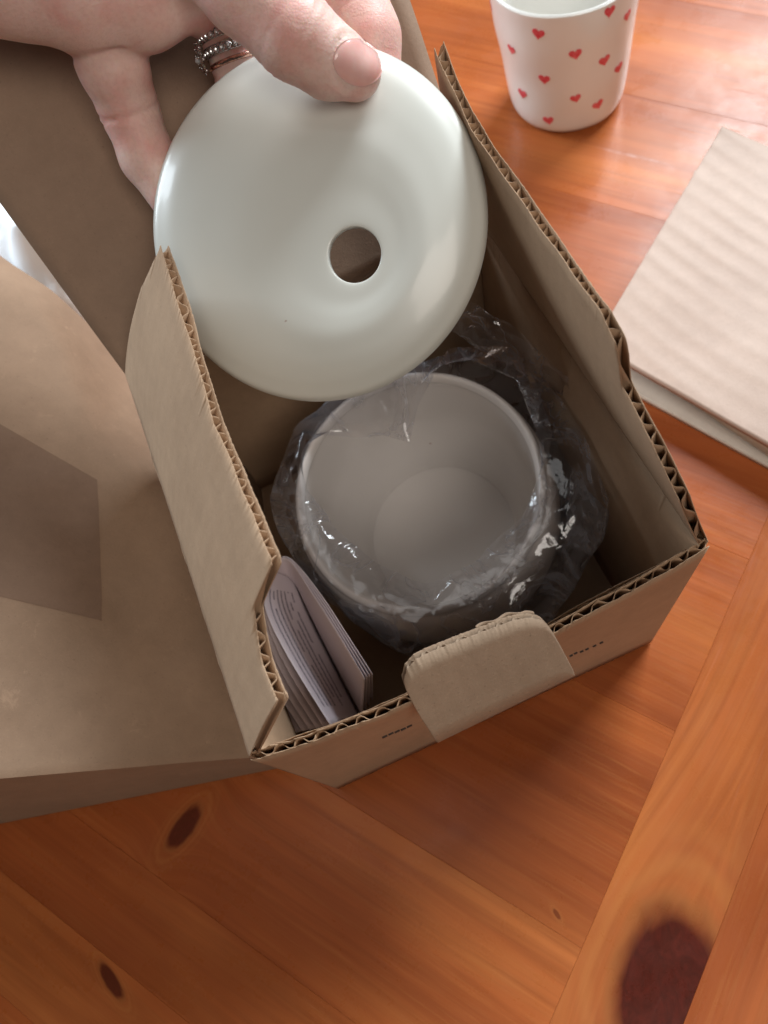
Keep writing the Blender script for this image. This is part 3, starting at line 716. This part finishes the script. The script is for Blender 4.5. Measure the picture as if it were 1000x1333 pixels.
F = grid_faces(n0, m0) + [tuple(reversed(q)) for q in grid_faces(n0, m0, off=n0 * m0)]
edge = [i * m0 for i in range(n0)] + [(n0 - 1) * m0 + j for j in range(1, m0)] + [i * m0 + m0 - 1 for i in range(n0 - 2, -1, -1)] + [j for j in range(m0 - 2, 0, -1)]
for k in range(len(edge)):
    a, b = edge[k], edge[(k + 1) % len(edge)]; F.append((a, b, b + n0 * m0, a + n0 * m0))
nail = mesh_obj('thumbnail', V, F, M_NAIL, person)

# ---------------------------------------------------------------- rings on the ring finger
(ra_, rr0), (rb_, rr1) = CH['ring'][1], CH['ring'][2]
fdir = (rb_ - ra_) / np.linalg.norm(rb_ - ra_)
toL = dp(200, 95, .258) - dp(300, 60, .262); toL -= (toL @ fdir) * fdir; toL /= np.linalg.norm(toL)
toC = np.cross(fdir, toL); toC = toC if toC @ (CAM - ra_) > 0 else -toC
def ico(bm_v, bm_f, c, r, x=None, y=None, z=None, sx=1, sy=1, sz=1, n=6, m=4):
    X_, Y_, Z_ = (np.eye(3) if x is None else (x, y, z)); off = len(bm_v)
    for i in range(n):
        for j in range(m + 1):
            a = 2 * math.pi * i / n; b = -math.pi / 2 + math.pi * j / m
            bm_v.append(c + r * (X_ * math.cos(a) * math.cos(b) * sx + Y_ * math.sin(a) * math.cos(b) * sy + Z_ * math.sin(b) * sz))
    bm_f += grid_faces(n, m + 1, True, off)
def torus(bv, bf, c, X_, Y_, Z_, R, r, n=64, m=8, ell=1.0, a0=0, a1=2 * math.pi, wob=0, k=0):
    off = len(bv)
    for i in range(n):
        a = 2 * math.pi * i / n
        for j in range(m + 1):
            b = 2 * math.pi * j / m; R_ = R + r * math.cos(b)
            bv.append(c + X_ * math.cos(a) * R_ + Y_ * math.sin(a) * R_ + Z_ * (r * ell * math.sin(b) + wob * math.sin(k * a)))
    bf += grid_faces(n, m + 1, True, off)
def ring_at(t_, kind, label):
    c = ra_ + (rb_ - ra_) * t_; R = rr0 + (rr1 - rr0) * t_ + .0006
    r = empty('ring', c, label=label, cat='ring', group='rings worn on one finger')
    bv, bf = [], []; Z = np.zeros(3)
    if kind == 'band':
        torus(bv, bf, Z, toC, toL, fdir, R, .00045, ell=2.0); mesh_obj('band', bv, bf, M_ROSE, r)
        return
    torus(bv, bf, Z, toC, toL, fdir, R, .00042, wob=.00095, k=14, n=160); torus(bv, bf, Z, toC, toL, fdir, R, .00042, wob=-.00095, k=14, n=160)
    torus(bv, bf, fdir * .0014, toC, toL, fdir, R, .00024); torus(bv, bf, -fdir * .0014, toC, toL, fdir, R, .00024)
    mesh_obj('band', bv, bf, M_SILVER, r)
    sv, sf = [], []
    for k in range(28):
        a = 2 * math.pi * (k + .5) / 28; d = toC * math.cos(a) + toL * math.sin(a)
        ico(sv, sf, d * (R + .0003), .00066, n=8, m=5)
    mesh_obj('bead_setting', sv, sf, M_STONE, r, smooth=False)
    if kind == 'flower':
        cc = toL * (R + .0020) + toC * .0016 + fdir * .0008; pv, pf = [], []
        q1 = fdir; q2 = np.cross(toL, fdir)
        for k in range(9):
            a = 2 * math.pi * k / 9; d = q1 * math.cos(a) + q2 * math.sin(a)
            torus(pv, pf, cc + d * .0031 + toL * (.0003 * (k % 3)), d, np.cross(toL, d), toL, .00130, .00036, n=18, m=6)
            ico(pv, pf, cc + d * (.0047 + .0007 * (k % 2)) + toL * .0002, .00062, n=7, m=5)
        torus(pv, pf, cc + toL * .0006, q1, q2, toL, .0014, .0003, n=24, m=6)
        for k in range(5):
            a = 2 * math.pi * k / 5 + .4; d = q1 * math.cos(a) + q2 * math.sin(a); ico(pv, pf, cc + d * .0031 + toL * (.0012), .00045, n=7, m=5)
        mesh_obj('flower_head', pv, pf, M_SILVER, r)
        cv, cf = [], []; ico(cv, cf, cc + toL * .0012, .0012, n=8, m=4); mesh_obj('centre_stone', cv, cf, M_STONE, r, smooth=False)
ring_at(.10, 'bead', 'upper silver ring of beaded marquise links, nearest the palm')
ring_at(.42, 'flower', 'middle silver ring with a raised flower cluster of small stones')
ring_at(.72, 'band', 'plain pink gold band lowest on the finger, beside the disc')

# ---------------------------------------------------------------- mug with hearts
mb = at(739, 127, 0); MH = .0875
def m_shift(z): return np.array([.0068, .0, 0]) * (z / MH) * -1 + np.array([0, 0, 0])
def wob(a, z): return 1 + .010 * noise.noise(Vector((math.cos(a) * 1.5, math.sin(a) * 1.5, z * 40))) * 2
profM = [(.0001, .004), (.0270, .004), (.0315, .008), (.0335, .02), (.0395, .06), (.0418, MH - .003), (.0424, MH - .0008), (.0432, MH), (.0441, MH - .0009), (.0445, MH - .003), (.0425, .06), (.0398, .030), (.0380, .012), (.0362, .0045), (.0330, .0012), (.0290, .0003), (.0001, .0008)]
sp = smooth_profile(profM, 6)
def warpM(p, a, r, z):
    k = wob(a, z); s = m_shift(z); return [p[0] * k + s[0], p[1] * k + s[1], z]
v, f = lathe(sp, 200, warpM)
mug = empty('mug', mb, label='white ceramic mug printed with small red hearts, standing on the table', cat='mug')
mesh_obj('body', v, [tuple(reversed(q)) for q in f], M_MUG, mug)
outer = [(z, r) for (r, z) in sp[60:]]; oz = sorted(outer)
ozz = [q[0] for q in oz]; orr = [q[1] for q in oz]
outer_prof = sorted([(z, r) for (r, z) in profM[9:]])
def Rm(z): return float(np.interp(z, [q[0] for q in outer_prof], [q[1] for q in outer_prof]))
def msurf(a, z, d=0.0):
    r = Rm(z) * wob(a, z) + d; s = m_shift(z); return np.array([r * math.cos(a) + s[0], r * math.sin(a) + s[1], z])
TA = np.linspace(-math.pi, 0, 160); TZ = np.linspace(.004, .085, 100)
GRD = np.array([[msurf(a, z) for z in TZ] for a in TA]); GP = projn(GRD + mb)
hp2 = [(700, 44), (666, 65), (749, 70), (787, 79), (793, 14), (817, 20), (708, 103), (749, 128), (680, 122), (779, 136), (714, 156), (806, 88), (637, 8)]
spots = []
for (px, py) in hp2:
    d = np.linalg.norm(GP - np.array([px, py]), axis=-1); i, j = np.unravel_index(np.argmin(d), d.shape); spots.append((TA[i], TZ[j]))
for k in range(16): spots.append((random.uniform(.25, math.pi - .25), random.uniform(.012, .074)))
for (a, z) in spots:
    n = 24; V = []; s_ = random.uniform(.95, 1.12) * .0060; ti = random.uniform(-.3, .3)
    hs = []
    for k in range(n):
        t_ = 2 * math.pi * k / n; x_ = 16 * math.sin(t_) ** 3 / 17; y_ = (13 * math.cos(t_) - 5 * math.cos(2 * t_) - 2 * math.cos(3 * t_) - math.cos(4 * t_)) / 17
        hs.append((x_ * math.cos(ti) - y_ * math.sin(ti), x_ * math.sin(ti) + y_ * math.cos(ti)))
    R_ = Rm(z)
    for d_ in (.00036, .00010):
        for (x_, y_) in hs: V.append(msurf(a + x_ * s_ / R_ * .62, z + y_ * s_ * .62, d_))
        V.append(msurf(a, z, d_))
    F = [(k, (k + 1) % n, n) for k in range(n)] + [(n + 1 + (k + 1) % n, n + 1 + k, 2 * n + 1) for k in range(n)] + [(k, n + 1 + k, n + 1 + (k + 1) % n, (k + 1) % n) for k in range(n)]
    mesh_obj('heart', V, F, M_RED, mug, smooth=False)

# ---------------------------------------------------------------- board pads at the right
def pad(corners, z, th, mat, ripple, label, pitch=.0130, name='cardboard_pad', tilt=0.0, lines=None):
    c0, c1, c2, c3 = corners                        # c0 near-left, c1 far-left, c2 far-right, c3 near-right
    nu, nv = 150, 120; V = []; base = np.mean(corners, 0)
    for sgn in (1, 0):
        for i in range(nu + 1):
            for j in range(nv + 1):
                u, w_ = i / nu, j / nv
                p = (c0 * (1 - u) + c3 * u) * (1 - w_) + (c1 * (1 - u) + c2 * u) * w_
                rp = 0.0
                if sgn:
                    dist = w_ * np.linalg.norm(c1 - c0) + .012 * math.sin(u * 3)
                    rp = ripple * (math.sin(2 * math.pi * dist / pitch) * .5 + .5) ** 1.5 * (.6 + .8 * noise.noise(Vector((p[0] * 18, p[1] * 18, 4)))) + ripple * 1.3 * noise.noise(Vector((p[0] * 28, p[1] * 28, 1)))
                V.append(np.array([p[0], p[1], z + th * sgn + rp]) + EZ * tilt * (1 - u) * w_ - base)
    F = [q for q in grid_faces(nu + 1, nv + 1)] + [tuple(reversed(q)) for q in grid_faces(nu + 1, nv + 1, off=(nu + 1) * (nv + 1))]
    m_ = (nu + 1) * (nv + 1)
    edge = [i * (nv + 1) for i in range(nu + 1)] + [nu * (nv + 1) + j for j in range(1, nv + 1)] + [i * (nv + 1) + nv for i in range(nu - 1, -1, -1)] + [j for j in range(nv - 1, 0, -1)]
    for k in range(len(edge)):
        a, b = edge[k], edge[(k + 1) % len(edge)]; F.append((b, a, a + m_, b + m_))
    o = mesh_obj(name, V, F, mat, label=label, cat='cardboard pad', group='cardboard pads on the table')
    o.location = tuple(base); return o
def quad_from(p0, p1, p3, z):
    a, b, d = at(*p0, z), at(*p1, z), at(*p3, z); a[2] = b[2] = d[2] = 0
    return [a, b, b + (d - a), d]
q = quad_from((773, 447), (940, 165), (1000, 577), .020)
q[3] = q[0] + (q[3] - q[0]) * 1.5; q[2] = q[1] + (q[3] - q[0])
pad(q, .0165, .0035, M_PAD, .00048, 'upper pale pinkish corrugated cardboard pad with faint ribs')
q2 = quad_from((788, 490), (905, 222), (1000, 606), .004); q2[3] = q2[0] + (q2[3] - q2[0]) * 1.6; q2[2] = q2[1] + (q2[3] - q2[0])
pad(q2, .0006, .0035, M_PADW, .0003, 'lower cream cardboard pad peeking out from under the pinkish one')
q3 = [q[0] * .93 + q[2] * .07 + np.array([0, 0, 0]), q[1] * .93 + q[3] * .07, q[2], q[3]]
pad([q3[0], q3[1], q3[2] - (q[2] - q[1]) * .1, q3[3] - (q[3] - q[0]) * .1], .0048, .0108, M_PADW, .0004, 'middle cream cardboard pad hidden mostly between the other two')

# ---------------------------------------------------------------- large worn carton at the left
cf0 = at(0, 1013, .1087); cf1 = at(335, 985, .045)
ridge_px = [(-60, 300), (0, 338), (53, 374), (77, 414), (97, 463), (109, 503), (125, 544), (162, 576), (200, 612), (260, 625)]
O_ = cf1.copy(); dX = cf0 - cf1; dX[2] = 0; LX = np.linalg.norm(dX); dX /= LX                 # away from the small box, to the left
dY = np.array([-dX[1], dX[0], 0]); dY = dY if dY[1] > 0 else -dY
def hz(x, y):                                                                  # height of the carton top
    z = .045 + (.1087 - .045) * min(1.25, x / LX) * (1 - .25 * max(0, y) / .3)
    z = min(z, .112)
    z += .020 * max(0, y) / .25
    return z
rl = []
for (px, py) in ridge_px:
    z = .09
    for _ in range(8): p = at(px, py, z); q_ = p - O_; z = hz(q_ @ dX, q_ @ dY)
    rl.append((q_ @ dX, q_ @ dY))
rl = sorted(rl)
def ridge_y(x): return float(np.interp(x, [r[0] for r in rl], [r[1] for r in rl]))
def topz(x, y):
    z = hz(x, y); e_ = y - ridge_y(x)
    z += .0016 * noise.noise(Vector((x * 16, y * 16, 3))) + .0006 * noise.noise(Vector((x * 60, y * 60, 9)))
    if e_ > -.02: s = e_ + .02; z -= 22.0 * s * s / (1 + 16 * s)
    return max(.012, z)
backp = [at(p[0], p[1], .06) - O_ for p in ((-60, 290), (0, 330), (60, 368), (120, 440))]
nx_, ny_ = 110, 130; XL = .42; V = []
bk = []
for (px, py) in ((-120, 240), (-60, 284), (0, 325), (45, 354), (87, 386), (125, 398), (160, 425)):
    z = .09
    for _ in range(10): p = at(px, py, z); q_ = p - O_; z = hz(q_ @ dX, q_ @ dY)
    bk.append((q_ @ dX, q_ @ dY))
bk = sorted(bk)
def back_y(x): return max(float(np.interp(x, [b[0] for b in bk], [b[1] for b in bk])), ridge_y(x) + .003)
for i in range(nx_ + 1):
    x = -.004 + XL * i / nx_
    for j in range(ny_ + 1):
        y_ = back_y(x) * j / ny_
        zz = topz(x, y_); rnd_ = min(1.0, (y_ + .0005) / .003); zz -= .0015 * (1 - rnd_) ** 2
        V.append(O_ * np.array([1, 1, 0]) + dX * x + dY * y_ + EZ * zz)
F = grid_faces(nx_ + 1, ny_ + 1)
def vi(i, j): return i * (ny_ + 1) + j
ring_ = [vi(i, 0) for i in range(nx_ + 1)] + [vi(nx_, j) for j in range(1, ny_ + 1)] + [vi(i, ny_) for i in range(nx_ - 1, -1, -1)] + [vi(0, j) for j in range(ny_ - 1, 0, -1)]
n_ = len(V)
for k in ring_: p = V[k]; V.append(np.array([p[0], p[1], .0012]))
sF = []
for k in range(len(ring_)):
    a, b = ring_[k], ring_[(k + 1) % len(ring_)]; sF.append((a, b, n_ + (k + 1) % len(ring_), n_ + k))
cart = empty('large_carton', O_ * np.array([1, 1, 0]) + dX * .15 + dY * .1, label='large worn brown carton with a sagging top, left of the small open box', cat='carton')
co_ = np.array(cart.location)
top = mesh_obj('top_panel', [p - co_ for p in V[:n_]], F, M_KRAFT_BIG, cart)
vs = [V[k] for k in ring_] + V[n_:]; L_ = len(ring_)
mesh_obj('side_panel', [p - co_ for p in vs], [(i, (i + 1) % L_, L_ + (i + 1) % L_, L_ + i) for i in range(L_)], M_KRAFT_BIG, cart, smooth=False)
# darker brown four-sided patch following the carton top
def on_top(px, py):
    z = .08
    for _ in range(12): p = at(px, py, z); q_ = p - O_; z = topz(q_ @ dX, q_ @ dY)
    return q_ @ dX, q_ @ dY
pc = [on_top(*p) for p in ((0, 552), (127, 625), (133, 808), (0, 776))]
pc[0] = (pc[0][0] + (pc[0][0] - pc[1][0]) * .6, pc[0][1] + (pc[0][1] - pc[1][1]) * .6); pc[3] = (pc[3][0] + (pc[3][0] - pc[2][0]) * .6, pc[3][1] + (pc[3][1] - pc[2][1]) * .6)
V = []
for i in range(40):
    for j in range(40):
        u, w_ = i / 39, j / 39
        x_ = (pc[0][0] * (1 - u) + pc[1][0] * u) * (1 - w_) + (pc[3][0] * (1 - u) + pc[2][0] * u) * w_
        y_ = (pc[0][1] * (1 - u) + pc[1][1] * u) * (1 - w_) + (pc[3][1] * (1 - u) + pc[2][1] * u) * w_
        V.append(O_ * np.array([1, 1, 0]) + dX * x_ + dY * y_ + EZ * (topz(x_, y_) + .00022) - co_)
mesh_obj('dark_patch', V, grid_faces(40, 40), M_PATCH, cart)

# crumpled white tissue behind the carton
V = []; n1 = 110; c_ = at(20, 300, .05)
for i in range(n1 + 1):
    for j in range(n1 + 1):
        u, w_ = i / n1 - .5, j / n1 - .5
        p = Vector((u * .34, w_ * .30, 0))
        z = .045 + .030 * (abs(noise.noise(p * 14)) * 2) + .012 * abs(noise.noise(p * 40 + Vector((3, 1, 2)))) * 2 - .25 * max(0, math.hypot(u, w_) - .3) ** 1.2
        V.append((p.x * (1 + .1 * noise.noise(p * 9)), p.y * (1 + .1 * noise.noise(p * 8 + Vector((9, 0, 0)))), max(.001 + .0005 * noise.noise(p * 50), z)))
tis = mesh_obj('tissue_paper', V, grid_faces(n1 + 1, n1 + 1), M_TISSUE, label='crumpled bluish white tissue paper between the carton and the open lid', cat='tissue paper')
tis.location = tuple(c_ * np.array([1, 1, 0]) + np.array([-.05, .09, .002])); solidify(tis, .0003)
